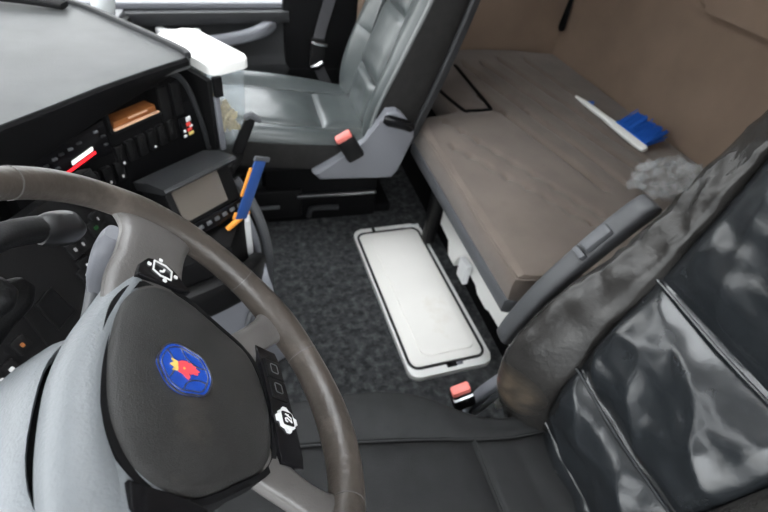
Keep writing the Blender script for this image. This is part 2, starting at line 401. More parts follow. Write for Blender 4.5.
for y in ylist:
    f = xf(y); lp = [V(1.60, y, .40), V(f+.02, y, .40), V(f+.003, y, .405)]
    lp += [V(f, y, .43), V(f-.002, y, .455), V(f, y, .478), V(f+.006, y, .490)]
    for i in range(150):
        x = f+.014+(1.60-f-.014)*(i/149)
        lp.append(V(x, y, ztop(x, y, f)-(.004 if i == 0 else 0)))
    loops.append(lp)
loft(bm, loops); obj('mattress', bm, 'mattress', bunk)
bm = B(); tube(bm, [(xf(y)+.001, y, .4835) for y in ylist if .60 < y < 1.64], .0028, 6); obj('piping', bm, 'mattress', bunk)
bm = B(); loops = []
for y in [yy for yy in ylist if .655 <= yy <= 1.60]:
    f = xf(y); loops.append([V(f+.03, y, .355), V(f-.002, y, .358), V(f-.006, y, .366), V(f-.006, y, .396), V(f-.002, y, .404), V(f+.03, y, .404)])
loft(bm, loops); obj('edge_strip', bm, 'mid_grey', bunk, label='grey plastic strip along the bunk front edge')
bm = B(); box(bm, (1.17, .92, .372), (.86, 2.5, .05)); obj('bed_board', bm, 'matte_black', bunk)
bm = B(); prism(bm, [(.66, .17), (.84, .17), (.86, .15), (.93, .15), (.95, .175), (1.10, .175), (1.12, .10), (1.18, .10), (1.20, .16), (1.30, .16), (1.30, .36), (.66, .36)], 0, .03, frame((.745, 0, 0), V(0, 1, 0), V(0, 0, 1), V(-1, 0, 0)), bev=.004)
obj('base_panel', bm, 'white_plastic', bunk, label='white panel below the bunk edge')
bm = B(); prism(bm, [(0, 0), (.055, 0), (.06, .075), (.0, .085)], 0, .02, frame((.70, .98, .15), V(0, 1, 0), V(0, 0, 1), V(-1, 0, 0)), bev=.004); obj('tab', bm, 'white_matte', bunk)
bm = B(); box(bm, (1.18, .92, .175), (.80, 2.5, .35)); obj('base_box', bm, 'matte_black', bunk)
bm = B(); box(bm, (.70, 1.34, .2), (.05, .05, .34), .015); obj('support_post', bm, 'black_plastic', bunk)
# loop strap on the far end of the mattress
bm = B(); tube(bm, crv([(.80, 1.93, .508), (.80, 1.75, .508), (.835, 1.56, .508), (.86, 1.545, .509), (.935, 1.548, .510), (.955, 1.57, .511), (.96, 1.75, .513), (.97, 1.98, .512)], 40), .009, 8, ry=.004, up=(0, 0, 1))
obj('elastic_strap', bm, 'matte_black', None, 'black elastic strap looped over the mattress behind the passenger seat', 'strap', origin=(.88, 1.55, .508))

# brush
brush = thing('snow_brush', 'snow brush with blue bristles and white handle lying on the bunk', 'brush', (1.42, 1.40, .515))
bd = V(.02, -.43, 0).normalized(); bx_ = V(.9, .06, .42).normalized(); bz_ = bd.cross(bx_).normalized(); bx_ = bz_.cross(bd)
frb = frame((1.385, 1.62, .524), bd, bx_, bz_)
bm = B(); rectsweep(bm, [frb @ V(t, 0.002*math.sin(t*9), 0) for t in (0, .03, .06, .12, .18, .22, .30, .38, .42, .435)], [.010, .014, .02, .022, .022, .026, .032, .032, .03, .022], [.008, .012, .016, .018, .018, .02, .022, .022, .02, .014], bz_, .6); obj('handle', bm, 'brush_white', brush)
bm = B(); prism(bm, [(.055, .006), (.105, .006), (.085, .03), (.078, .03)], -.004, .004, frb, bev=.002); obj('hook', bm, 'blue_bristle', brush)
bm = B(); box(bm, (.335, .014, 0), (.17, .012, .026), .003, frb); obj('bristle_base', bm, 'blue_bristle', brush)
bm = B(); rnd = random.Random(3)
for i in range(26):
    for j in range(5):
        for k in range(2):
            a = V(.258+i*.0062+rnd.uniform(-.002, .002), .018, -.010+j*.005); ln = .078+rnd.uniform(-.005, .005)+.003*math.sin(i*1.05)
            b = a+V(rnd.uniform(-.006, .006), ln, rnd.uniform(-.012, .012)+(j-2)*.003)
            tube(bm, [frb @ a, frb @ b], [.0026, .0018], 4)
o = obj('bristles', bm, 'blue_bristle', brush); o['kind'] = 'stuff'

# crumpled bag
bm = B(); r_ = bmesh.ops.create_icosphere(bm, subdivisions=4, radius=1.0)
fb = frame((1.285, .945, .556), V(.95, .25, 0).normalized(), V(-.25, .95, 0).normalized(), V(0, 0, 1))
for v in bm.verts:
    p = v.co.copy(); q = V(p.x*.155, p.y*.095, p.z*.030)
    d1 = noise.noise(p*2.3); d2 = abs(noise.noise(p*4.1+V(3, 1, 7))); d3 = abs(noise.noise(p*8.3))
    q *= 1+.30*d1-.35*d2
    q.z += .035*(.5-d2)+.050*(.3-d3)
    v.co = fb @ q
    v.co.z = max(v.co.z, .517)
obj('plastic_bag', bm, 'film', None, 'crumpled clear plastic bag lying on the bunk behind the driver seat', 'bag', origin=(1.285, .945, .515), smooth=0)

# rear wall pad and hook
bm = B(); prism(bm, rrect(1.02, 1.235, .86, .60, .06, 6), 0, .05, frame((1.62, 0, 0), V(0, 1, 0), V(0, 0, 1), V(-1, 0, 0)), bev=.02, seg=4)
obj('wall_cushion', bm, 'wall_beige', None, 'padded beige panel with rounded corner high on the rear wall', 'panel', origin=(1.62, 1.02, .9))
bm = B(); tube(bm, crv([(1.605, 2.17, .80), (1.600, 2.165, .70), (1.596, 2.16, .645), (1.598, 2.16, .615)], 12), [.010, .012, .014, .016, .018, .020, .022, .024, .026, .026, .024, .020, .010][:13], 10, ry=.010, up=(1, 0, 0))
obj('hanging_tassel', bm, 'matte_black', None, 'black hanging pull cord weight in the far corner above the bunk', 'cord', origin=(1.60, 2.16, .6))

# ================================================================== driver seat
SY = .232                                      # centre line of the driver seat
ds = thing('driver_seat', 'large black leather driver seat with worn side bolster in the foreground', 'seat', (.3, SY, 0))
Z_ = [.24, .32, .53, .68, .893, 1.038, 1.21]
SX = [.60, .582, .550, .594, .662, .693, .725]
SYW = [.128, .128, .130, .145, .158, .165, .170]
RZ = [.24, .30, .34, .45, .553, .676, .817, .958, 1.048, 1.21]
RX = [.56, .535, .515, .478, .474, .541, .627, .683, .735, .785]
RY = [.218, .218, .218, .222, .222, .228, .216, .218, .226, .230]
# centre panels between the cross seams
def centre_panel(z0, z1, bul, seed):
    def F(u, v):
        z = z0+(z1-z0)*v; h = ip(Z_, SYW, z)+.004; y = SY+h*(2*u-1)
        x = ip(Z_, SX, z)+.010
        k = pil(u, v, 8, 5)
        x -= (bul*(.55+.45*math.sin(math.pi*v))+.006*math.cos(math.pi*(u-.5)))*k
        p = V(y*1.0, z, seed)
        cr_ = 1-abs(noise.noise(V(y*7+z*5, z*8-y*5, seed+4)))*2
        x -= k*(.014*fbm((y*7, z*9, seed), 1, 2)+.008*max(0, cr_)**2+.0035*fbm((y*20, z*24, seed), 1, 2))
        return V(x, y, z)
    b_ = B(); patch(b_, F, 56, 56, (.09, 0, 0)); return b_
for z0, z1, bul, sd in ((.26, .387, .024, 1.3), (.385, .587, .034, 5.2), (.585, .797, .034, 9.4), (.795, 1.20, .030, 14.8)):
    obj('backrest_panel', centre_panel(z0, z1, bul, sd), 'leather', ds)
def bolster(sgn):
    b_ = B(); loops = []
    n = 64
    for i in range(n+1):
        z = .25+(1.20-.25)*i/n
        hw = ip(Z_, SYW, z); xs = ip(Z_, SX, z); rx = ip(RZ, RX, z); ry = ip(RZ, RY, z)
        prof = [(xs+.10, hw), (xs+.012, hw), (xs-.010, hw+.006), ((xs+rx)/2-.012, (hw+ry)/2-.004), (rx, ry), (rx+.030, ry+.022), (rx+.085, ry+.028), (xs+.17, ry+.022), (xs+.16, ry-.02)]
        cv = crv([(a, b, 0) for a, b in prof], 40); lp = []
        for k, q in enumerate(cv):
            y = SY+sgn*q.y; x = q.x
            wr = 0
            if 6 < k < 34:
                wr = .0030*fbm((x*20, y*12, z*9), 1, 3)+(.0075*(1-abs(noise.noise(V(y*9+z*12, z*20-y*16, x*6+sgn))))**4)*(.25+.95*min(1, max(0, (z-.52)/.15)))
            lp.append(V(x-wr, y+sgn*wr*.3, z))
        loops.append(lp)
    return loft(b_, loops)
obj('side_bolster', bolster(1), 'leather_worn', ds, label='worn grey-brown leather bolster')
obj('side_bolster', bolster(-1), 'leather_worn', ds)
bm = B(); loops = []
for i in range(13):
    z = .24+i*.082; xs = ip(Z_, SX, z); k = 1-.22*max(0, (z-.7)/.5)
    loops.append([V(xs+.06, SY-.215*k, z), V(xs+.16, SY-.225*k, z), V(xs+.20, SY-.15*k, z), V(xs+.20, SY+.15*k, z), V(xs+.16, SY+.225*k, z), V(xs+.06, SY+.215*k, z)])
loft(bm, loops); obj('backrest_shell', bm, 'black_plastic', ds)
bm = B(); loops = []
for z, kx, ky in ((1.195, .50, .55), (1.205, .85, .9), (1.23, 1.0, 1.0), (1.33, 1.0, .96), (1.40, .92, .86), (1.43, .7, .7), (1.44, .4, .45)):
    loops.append([V(.80+.095*kx*math.copysign(abs(math.cos(t))**.6, math.cos(t)), SY+.155*ky*math.copysign(abs(math.sin(t))**.6, math.sin(t)), z) for t in [2*math.pi*k/32 for k in range(32)]])
loft(bm, loops); obj('headrest', bm, 'leather', ds)
# seams: raised lines along panel joints
for z in (.386, .586, .796):
    bm = B(); tube(bm, [(ip(Z_, SX, z)-.0045-.003*math.cos(3*t), SY+ip(Z_, SYW, z)*t, z) for t in [k/10-1 for k in range(21)]], .003, 6); obj('seam', bm, 'leather', ds)
# cushion
def cz(x, y):
    """top of the cushion"""
    return .345+.085*max(0, (.50-x)/.45)+.006*math.sin(9*x)
def seamy(x): return ip([-.1, .06, .30, .45, .62], [.178, .168, .150, .136, .128], x)
def cush_panel(x0, x1, sd):
    def F(u, v):
        x = x0+(x1-x0)*u; h = seamy(x)+.002; y = SY+h*(2*v-1)
        k = pil(u, v, 10, 10)
        return V(x, y, cz(x, y)-.012+.014*k+.004*k*fbm((x, y, sd), 7, 2))
    b_ = B(); patch(b_, F, 36, 36, (0, 0, -.08)); return b_
obj('cushion_panel', cush_panel(-.10, .405, 2), 'seat_fabric', ds)
obj('cushion_panel', cush_panel(.403, .60, 6), 'seat_fabric', ds)
def cush_bolster(sgn):
    b_ = B(); loops = []
    for i in range(41):
        x = -.11+.71*i/40; h = seamy(x)
        top = cz(x, SY); o_ = ip([-.11, .0, .16, .28, .38, .47, .60], [.215, .236, .245, .240, .214, .188, .180], x); rise = ip([-.11, 0, .2, .32, .42, .6], [.02, .038, .042, .030, .006, .0], x)
        prof = [(h, top-.09), (h, top-.012), (h+.006, top+.002), (h+(o_-h)*.45, top+rise*.8), (o_-.012, top+rise), (o_, top+rise-.014), (o_+.006, top-.05), (o_-.004, top-.11), (o_-.03, top-.12)]
        loops.append([V(x, SY+sgn*q.x, q.y) for q in crv([(a, b, 0) for a, b in prof], 32)])
    return loft(b_, loops)
obj('cushion_bolster', cush_bolster(1), 'seat_fabric', ds); obj('cushion_bolster', cush_bolster(-1), 'seat_fabric', ds)
for s in (1, -1):
    bm = B(); tube(bm, [(x, SY+s*seamy(x), cz(x, SY)-.001) for x in [-.1+.7*k/30 for k in range(31)]], .0028, 6); obj('seam', bm, 'seat_fabric', ds)
bm = B(); tube(bm, [(.404+.006*t*t, SY+t*seamy(.404), cz(.404, SY)-.002) for t in [k/10-1 for k in range(21)]], .0026, 6); obj('seam', bm, 'seat_fabric', ds)
bm = B(); box(bm, (.26, SY, .24), (.66, .40, .12), .03); obj('seat_pan', bm, 'black_plastic', ds)
bm = B(); box(bm, (.28, SY, .09), (.52, .36, .18), .02); obj('pedestal', bm, 'matte_black', ds)
# armrest
bm = B(); path = crv([(.525, .535, .47), (.537, .535, .52), (.575, .535, .62), (.633, .535, .72), (.69, .535, .800), (.722, .535, .835)], 25)
n = len(path)
rectsweep(bm, path, [.040+.006*min(1, i/8) for i in range(n)], [ip([0, .06, .5, .8, .95, 1], [.026, .036, .040, .046, .036, .014], i/(n-1)) for i in range(n)], (1, 0, -.6), .55, 20)
arm = obj('armrest', bm, 'arm_grey', ds, label='folded-up grey plastic armrest')
bm = B(); fa = frame((.600, .522, .775), V(.62, 0, .78).normalized(), V(0, 1, 0), V(.78, 0, -.62).normalized())
fa = frame((.628, .530, .762), V(.60, 0, .80).normalized(), V(0, 1, 0), V(-.80, 0, .60).normalized())
box(bm, (0, 0, 0), (.060, .026, .020), .006, fa); box(bm, (-.042, 0, -.004), (.014, .03, .016), .003, fa); obj('slider', bm, 'mid_grey', arm)
# buckle
bm = B(); fk = frame((.50, .535, .235), V(.9, -.3, .15).normalized(), V(.3, .9, 0).normalized(), V(-.1, -.2, .95).normalized())
fk = frame((.482, .535, .225), V(.93, .0, .35).normalized(), V(0, 1, 0), V(-.35, 0, .93).normalized())
box(bm, (0, 0, 0), (.060, .034, .085), .010, fk); bk = obj('belt_buckle', bm, 'black_plastic', ds)
bm = B(); box(bm, (0, 0, .045), (.050, .026, .022), .006, fk); obj('release_button', bm, 'red_soft', bk, label='red release button')
bm = B(); box(bm, (0, -.008, .0325), (.052, .03, .003), .001, fk); obj('slot', bm, 'dull_metal', bk)
bm = B(); rectsweep(bm, crv([(.525, .545, .12), (.545, .545, .20), (.575, .540, .26), (.61, .53, .32)], 12), .030, .028, (1, 0, 0), .5); obj('buckle_stalk', bm, 'seat_grey', ds)
bm = B(); tube(bm, crv([(.53, .52, .15), (.555, .515, .21), (.59, .515, .27)], 10), .007, 8); obj('cable', bm, 'dull_metal', ds)
bm = B(); box(bm, (.605, .52, .20), (.04, .02, .07), .006); obj('bracket', bm, 'lid_cream', ds)

# ================================================================== passenger seat
PY = 1.665
ps = thing('passenger_seat', 'grey-green leather passenger seat facing the front', 'seat', (.25, PY, 0))
ca, sa = math.cos(math.radians(16.5)), math.sin(math.radians(16.5))
def bp(s, d, y):       # backrest coordinates: s up along it, d forward (towards the front)
    return V(.475+s*sa-d*ca, y, .44+s*ca+d*sa)
BW = lambda s: ip([0, .1, .3, .5, .7], [.235, .247, .255, .245, .215], s)
def ppanel(s0, s1, sd):
    def F(u, v):
        s = s0+(s1-s0)*v; h = .128; y = PY+h*(2*u-1); k = pil(u, v, 8, 7)
        return bp(s, .03+.022*k+.012*math.exp(-((s-.15)/.12)**2)+.005*k*fbm((y, s, sd), 8, 2), y)
    b_ = B(); patch(b_, F, 24, 30, (.08*ca, 0, -.08*sa)); return b_
for a, b_, sd in ((-.02, .16, 1), (.158, .395, 4), (.393, .70, 8)): obj('backrest_panel', ppanel(a, b_, sd), 'pass_leather', ps)
def pbol(sgn, s0, s1):
    b_ = B(); loops = []
    for i in range(25):
        s = s0+(s1-s0)*i/24; k = pil(i/24, .5, 12); o_ = BW(s)
        fwd = ip([-.03, .1, .3, .5, .7], [.055, .085, .075, .055, .045], s)
        prof = [(.127, -.06), (.127, .035), (.133, .043+.006*k), ((.13+o_)/2, fwd*.9+.006*k), (o_-.022, fwd), (o_, fwd-.025), (o_+.003, fwd-.06), (o_, -.05)]
        loops.append([bp(s, q.y, PY+sgn*q.x) for q in crv([(x_, y_, 0) for x_, y_ in prof], 28)])
    return loft(b_, loops)
for sg in (1, -1):
    for a, b_ in ((-.03, .26), (.258, .70)): obj('side_bolster', pbol(sg, a, b_), 'pass_leather', ps)
bm = B(); loops = []
for i in range(15):
    s = -.05+.76*i/14; o_ = BW(s)+.001
    fw_ = ip([-.03, .1, .3, .5, .7], [.055, .085, .075, .055, .045], s)-.022
    prof = [(-o_+.02, -.02), (-o_+.012, fw_-.005), (-o_-.005, fw_), (-o_-.007, -.03), (-o_, -.075), (-o_+.02, -.10), (o_-.02, -.10), (o_, -.075), (o_+.007, -.03), (o_+.005, fw_), (o_-.012, fw_-.005), (o_-.02, -.02)]
    loops.append([bp(s, d, PY+y) for y, d in prof])
loft(bm, loops); obj('backrest_cover', bm, 'pass_fabric', ps, label='dark fabric on the side of the backrest')
bm = B(); loops = []
for i in range(15):
    s = .04+.67*i/14; o_ = BW(s)+.006
    loops.append([bp(s, d, PY+y) for y, d in [(-o_, -.080), (-o_-.004, -.088), (-o_, -.110), (-o_+.02, -.118), (o_-.02, -.118), (o_, -.110), (o_+.004, -.088), (o_, -.080)]])
loft(bm, loops); obj('back_shell', bm, 'dark_grey', ps, label='grey shell on the rear of the backrest')
bm = B(); tube(bm, [bp(s, ip([-.03, .1, .3, .5, .7], [.055, .085, .075, .055, .045], s)-.014, PY-BW(s)-.001) for s in [k*.034 for k in range(21)]], .006, 8); obj('piping', bm, 'pass_piping', ps)
def pz(x): return .462+.045*max(0, (.38-x)/.42)
def pcush(x0, x1, sd):
    def F(u, v):
        x = x0+(x1-x0)*u; h = .150; y = PY+h*(2*v-1); k = pil(u, v, 10, 10)
        return V(x, y, pz(x)-.012+.016*k+.008*k*math.sin(math.pi*u)+.004*k*fbm((x, y, sd), 8, 2))
    b_ = B(); patch(b_, F, 30, 24, (0, 0, -.09)); return b_
obj('cushion_panel', pcush(-.09, .285, 2), 'pass_leather', ps); obj('cushion_panel', pcush(.283, .47, 5), 'pass_leather', ps)
def pcb(sgn):
    b_ = B(); loops = []
    for i in range(33):
        x = -.10+.56*i/32; top = pz(x); rise = ip([-.1, 0, .25, .46], [.012, .026, .022, .004], x); o_ = ip([-.1, -.04, .2, .46], [.215, .245, .250, .235], x)
        prof = [(.149, top-.09), (.149, top-.010), (.156, top+.003), (.20, top+rise), (o_-.02, top+rise-.003), (o_, top+rise-.025), (o_+.004, top-.06), (o_-.002, top-.10), (o_-.03, top-.105)]
        loops.append([V(x, PY+sgn*q.x, q.y) for q in crv([(a, b, 0) for a, b in prof], 28)])
    return loft(b_, loops)
for sgn in (1, -1):
    bm = B(); loops = []
    for i in range(25):
        x = -.09+.54*i/24; top = pz(x); o_ = ip([-.1, -.04, .2, .46], [.215, .245, .250, .235], x)
        loops.append([V(x, PY+sgn*a, b) for a, b in ((o_-.02, top-.012), (o_+.006, top-.014), (o_+.010, top-.05), (o_+.006, top-.105), (o_-.02, top-.11))])
    loft(bm, loops); obj('cushion_side', bm, 'pass_fabric', ps, label='dark fabric side of the cushion')
obj('cushion_bolster', pcb(1), 'pass_leather', ps); obj('cushion_bolster', pcb(-1), 'pass_leather', ps)
bm = B(); box(bm, (.18, PY, .375), (.52, .46, .06), .02); obj('seat_pan', bm, 'black_plastic', ps)
bm = B(); prism(bm, [(.225, .372), (.25, .345), (.515, .335), (.535, .36), (.580, .500), (.572, .530), (.525, .585), (.50, .600), (.468, .597), (.445, .555), (.410, .482), (.385, .462), (.33, .435)], 0, .05, frame((0, 1.425, 0), V(1, 0, 0), V(0, 0, 1), V(0, -1, 0)), bev=.012, seg=3)
tr = obj('side_trim', bm, 'seat_grey', ps, label='light grey plastic recliner cover')
bm = B(); rectsweep(bm, [(.452, 1.355, .583), (.465, 1.35, .580), (.52, 1.35, .566), (.545, 1.35, .556), (.552, 1.352, .545)], [.02, .026, .026, .026, .02], [.02, .034, .034, .034, .022], (0, 0, 1), .5); obj('recliner_lever', bm, 'gloss_black', tr)
bm = B(); fk = frame((.345, 1.365, .475), V(.93, 0, -.36).normalized(), V(0, 1, 0), V(.36, 0, .93).normalized())
fk = frame((.345, 1.352, .485), V(.85, 0, .52).normalized(), V(0, 1, 0), V(-.52, 0, .85).normalized())
box(bm, (0, 0, 0), (.062, .034, .095), .010, fk); bk = obj('belt_buckle', bm, 'black_plastic', ps)
bm = B(); box(bm, (0, -.002, .050), (.056, .030, .020), .006, fk); obj('release_button', bm, 'red_soft', bk, label='red release button')
bm = B(); box(bm, (.30, 1.72, .19), (.46, .30, .36), .01); obj('pedestal', bm, 'matte_black', ps)
for y, z, x0, x1 in ((1.555, .150, .19, .52), (1.555, .105, .03, .12)):
    bm = B(); box(bm, ((x0+x1)/2, y, z), (x1-x0, .02, .014), .003); obj('slide_rail', bm, 'dull_metal' if z > .12 else 'mid_grey', ps)
bm = B(); tube(bm, crv([(.235, 1.55, .045), (.25, 1.55, .085), (.30, 1.545, .092), (.36, 1.545, .088)], 12), .012, 8); obj('adjust_lever', bm, 'dark_grey', ps)
bm = B(); box(bm, (.30, 1.70, .02), (.62, .20, .04), .006); obj('floor_plate', bm, 'matte_black', ps)
bm = B(); box(bm, (.11, 1.58, .11), (.20, .05, .14), .01); obj('storage_box', bm, 'black_plastic', ps)

# passenger seat belt on the pillar
sb = thing('seat_belt', 'dark grey seat belt hanging on the pillar beyond the passenger seat', 'seat belt', (.36, 2.08, .3))
bm = B(); rectsweep(bm, crv([(.425, 2.09, .80), (.40, 2.085, .72), (.372, 2.08, .63), (.357, 2.075, .575)], 12), .048, .004, (0, 1, 0), .3, 8); obj('strap', bm, 'belt_web', sb)
bm = B(); rectsweep(bm, crv([(.350, 2.07, .49), (.375, 2.075, .43), (.405, 2.08, .37), (.43, 2.09, .30)], 12), .046, .004, (0, 1, 0), .3, 8); obj('strap', bm, 'belt_web', sb)
bm = B(); rectsweep(bm, [(.355, 2.065, .585), (.352, 2.06, .53), (.345, 2.06, .475)], [.058, .064, .054], .014, (0, 1, 0), .4, 12); obj('belt_tongue', bm, 'black_plastic', sb)
bm = B(); rectsweep(bm, [(.325, 2.052, .578), (.345, 2.05, .570), (.392, 2.052, .562)], .014, .012, (0, 1, 0), .6, 10); obj('stop_bar', bm, 'chrome', sb)
bm = B(); rectsweep(bm, [(.325, 2.05, .468), (.35, 2.046, .475), (.375, 2.05, .49)], [.018, .03, .022], .012, (0, 1, 0), .6, 10); obj('tongue_plate', bm, 'chrome', sb)
bm = B(); sphere(bm, (.416, 2.068, .355), .012); obj('anchor_bolt', bm, 'chrome', sb)

# ================================================================== dashboard
da = thing('dashboard', 'black wrap-around dashboard with grey top and rows of switches', 'dashboard', (-.45, .9, .3))
edge = [(-.60, -.30), (-.60, .30), (-.50, .68), (-.388, .860), (-.328, .927), (-.257, 1.010), (-.174, 1.094), (-.100, 1.162)]
topo = edge+[(-.096, 1.176), (-.100, 1.186), (-.212, 1.325), (-.372, 1.508), (-.42, 1.56), (-.93, 1.60), (-.93, -.30)]
zt = Matrix.Translation((0, 0, 0))
def inset(e, d):
    out = []
    for i, p in enumerate(e):
        a = e[max(i-1, 0)]; b = e[min(i+1, len(e)-1)]; tx, ty = b[0]-a[0], b[1]-a[1]; l_ = math.hypot(tx, ty)
        out.append((p[0]-ty/l_*d, p[1]+tx/l_*d))
    return out
bm = B(); prism(bm, inset(edge, .003)+topo[len(edge):], .825, .850, zt, bev=.003); obj('top_pad', bm, 'dash_grey', da, label='large grey textured dashboard top')
# front lip: deepens towards the driver
lip_b = [.70, .70, .72, .750, .768, .786, .806, .825]
bm = B(); loops = []
ino = inset(edge, .006); inn = inset(edge, .05)
for i, p in enumerate(edge):
    ot = inset(edge, -.004)[i]; loops.append([V(*inset(edge, .004)[i], .8515), V(*p, .8505), V(*ot, .845), V(*ot, .835), V(*ino[i], lip_b[i]+.006), V(*inset(edge, .014)[i], lip_b[i]), V(*inn[i], lip_b[i]), V(*inn[i], .80), V(*inset(edge, .02)[i], .823)])
loft(bm, loops); obj('lip', bm, 'matte_black', da, label='thick black lip under the dashboard top')
bm = B(); rectsweep(bm, crv([(-.098, 1.172, .852), (-.115, 1.206, .853), (-.212, 1.326, .853), (-.372, 1.508, .853), (-.46, 1.545, .853), (-.62, 1.565, .853)], 30), .014, .016, (0, 0, 1), .6, 10); obj('raised_edge', bm, 'dark_grey', da, label='raised rim along the far edge')
fpoly = inset(edge, .078)+[(-.185, 1.19), (-.31, 1.36), (-.93, 1.45), (-.93, -.30)]
bm = B(); prism(bm, fpoly, .505, .826, zt); obj('body', bm, 'matte_black', da)
# driver facing fascia
FD = V(.696, .718, 0).normalized(); FN = V(FD.y, -FD.x, 0)
ff = frame((-.41, .881, 0), FD, V(0, 0, 1), FN)        # x along fascia, y = world z, z towards the driver
bm = B()
prism(bm, [(-.02, .56), (.46, .56), (.447, .66), (.4305, .738), (-.02, .738)], -.045, 0, ff, bev=.003)
prism(bm, [(-.02, .738), (.208, .738), (.208, .805), (-.02, .76)], -.045, 0, ff)
prism(bm, [(.340, .738), (.4305, .738), (.418, .775), (.395, .806), (.36, .822), (.340, .822)], -.045, 0, ff)
prism(bm, [(.208, .805), (.340, .805), (.340, .822), (.208, .812)], -.045, 0, ff)
fas = obj('fascia', bm, 'matte_black', da)
bm = B(); tube(bm, [ff @ V(x, y, .003) for x, y in [(p.x, p.y) for p in crv([(.463, .56, 0), (.45, .66, 0), (.436, .73, 0), (.421, .778, 0), (.397, .810, 0), (.36, .826, 0), (.31, .824, 0)], 36)]], .007, 8); obj('fascia_frame', bm, 'dark_grey', fas)
# radio
bm = B(); prism(bm, [(.012, .705), (.19, .705), (.19, .782), (.012, .757)], 0, .010, ff, bev=.003); rad = obj('radio', bm, 'gloss_black', da)
bm = B(); prism(bm, [(.098, .718), (.148, .729), (.149, .7375), (.099, .7265)], .009, .0115, ff); obj('display', bm, 'white_display', rad)
bm = B(); prism(bm, [(.076, .703), (.152, .720), (.152, .726), (.076, .709)], .009, .0115, ff); obj('display_line', bm, 'red_display', rad, label='glowing red display line')
for x, y, m_ in ((.03, .735, 'dark_grey'), (.05, .74, 'dark_grey'), (.07, .746, 'mid_grey'), (.085, .75, 'dark_grey'), (.105, .752, 'mid_grey'), (.125, .757, 'dark_grey'), (.165, .765, 'mid_grey'), (.178, .75, 'dark_grey'), (.178, .73, 'dark_grey'), (.045, .722, 'red_plastic'), (.068, .726, 'dark_grey')):
    bm = B(); box(bm, (x, y, .012), (.010 if m_ != 'red_plastic' else .004, .005, .005), .0012, ff); obj('button', bm, m_, rad)
# cubby
bm = B(); ribbon(bm, rrect(.274, .773, .142, .066, .010), .006, -.001, .006, ff, closed=True); obj('cubby_rim', bm, 'black_plastic', fas)
bm = B(); prism(bm, rrect(.274, .772, .140, .072, .004), -.047, -.044, ff); obj('cubby_back', bm, 'matte_black', fas)
for x in (.348, .385):
    bm = B(); box(bm, (x, .758, .004), (.026, .082, .008), .003, ff); obj('blank_cover', bm, 'black_plastic', fas)
# switches
for k in range(6):
    bm = B(); fs_ = ff @ Matrix.Translation((.205+k*.029, .688+.0006*k, 0)); box(bm, (0, 0, .006), (.022, .050, .014), .004, fs_); s_ = obj('switch', bm, 'black_plastic', fas)
    bm = B(); box(bm, (0, .008, .0135), (.003 if k else .008, .030, .003), .001, fs_); obj('switch_rib', bm, 'black_plastic', s_)
    if k in (0, 3): bm = B(); prism(bm, rrect(0, -.016, .006, .006, .002, 2), .012, .0138, fs_); obj('symbol', bm, 'silver_paint', s_)
for k in range(4):
    bm = B(); fs_ = ff @ Matrix.Translation((.10+k*.031, .655, 0)); box(bm, (0, 0, .006), (.023, .048, .014), .004, fs_); s_ = obj('switch', bm, 'black_plastic', fas)
    bm = B(); prism(bm, rrect(0, -.012, .005, .007, .002, 2), .012, .0138, fs_); obj('symbol', bm, 'silver_paint', s_)
bm = B(); box(bm, (.392, .682, .006), (.034, .056, .012), .003, ff); sw = obj('warning_switch', bm, 'gloss_black', fas)
for x, y, a, b_, m_ in ((.400, .702, .014, .012, 'white_matte'), (.398, .689, .014, .010, 'red_plastic'), (.405, .682, .010, .006, 'white_matte'), (.399, .674, .014, .008, 'red_plastic'), (.402, .663, .016, .008, 'yellow_mark'), (.384, .675, .007, .008, 'white_matte'), (.383, .662, .009, .007, 'silver_paint')):
    bm = B(); box(bm, (x, y, .0125), (a, b_, .003), .001, ff); obj('coloured_mark', bm, m_, sw)
wd = thing('wooden_case', 'small brown wooden case with pale front edge in the dashboard cubby', 'case', tuple(ff @ V(.272, .7385, -.02)))
bm = B(); prism(bm, [(0, 0), (.118, 0), (.115, .020), (.004, .020)], -.040, -.005, frame(ff @ V(.215, .7385, 0), FD, V(0, 0, 1), FN), bev=.003); obj('case_body', bm, 'wood', wd)
bm = B(); box(bm, (.272, .7425, -.0005), (.122, .007, .008), .002, ff); obj('front_edge', bm, 'wood_edge', wd, label='pale front edge')
bm = B(); box(bm, (.280, .755, -.004), (.05, .003, .006), .001, ff); obj('clasp', bm, 'wood_edge', wd)

# lower panel in front of the knees
PN = V(.80, -.45, .40).normalized(); PU = V(.45, .80, 0).normalized(); PV = PN.cross(PU).normalized()
fp = frame((-.35, .70, .65), PU, PV, PN)
bm = B(); prism(bm, [(-.42, -.22), (.20, -.22), (.20, .10), (-.42, .10)], -.04, 0, fp, bev=.004); lp_ = obj('knee_panel', bm, 'black_plastic', da)
def onp(q):
    d = fp.inverted() @ Vector(q); return d.x, d.y
bm = B(); a = [onp(q) for q in ((-.368, .65, .629), (-.351, .685, .634), (-.327, .676, .577), (-.348, .636, .574))]
prism(bm, a, 0, .002, fp); obj('recess_back', bm, 'matte_black', lp_)
bm = B(); ribbon(bm, a, .004, 0, .005, fp, closed=True); obj('recess_rim', bm, 'black_plastic', lp_)
bm = B(); a = [onp(q) for q in ((-.397, .645, .683), (-.38, .63, .625), (-.36, .609, .568))]; ribbon(bm, a, .006, 0, .006, fp); obj('panel_joint', bm, 'black_plastic', lp_)
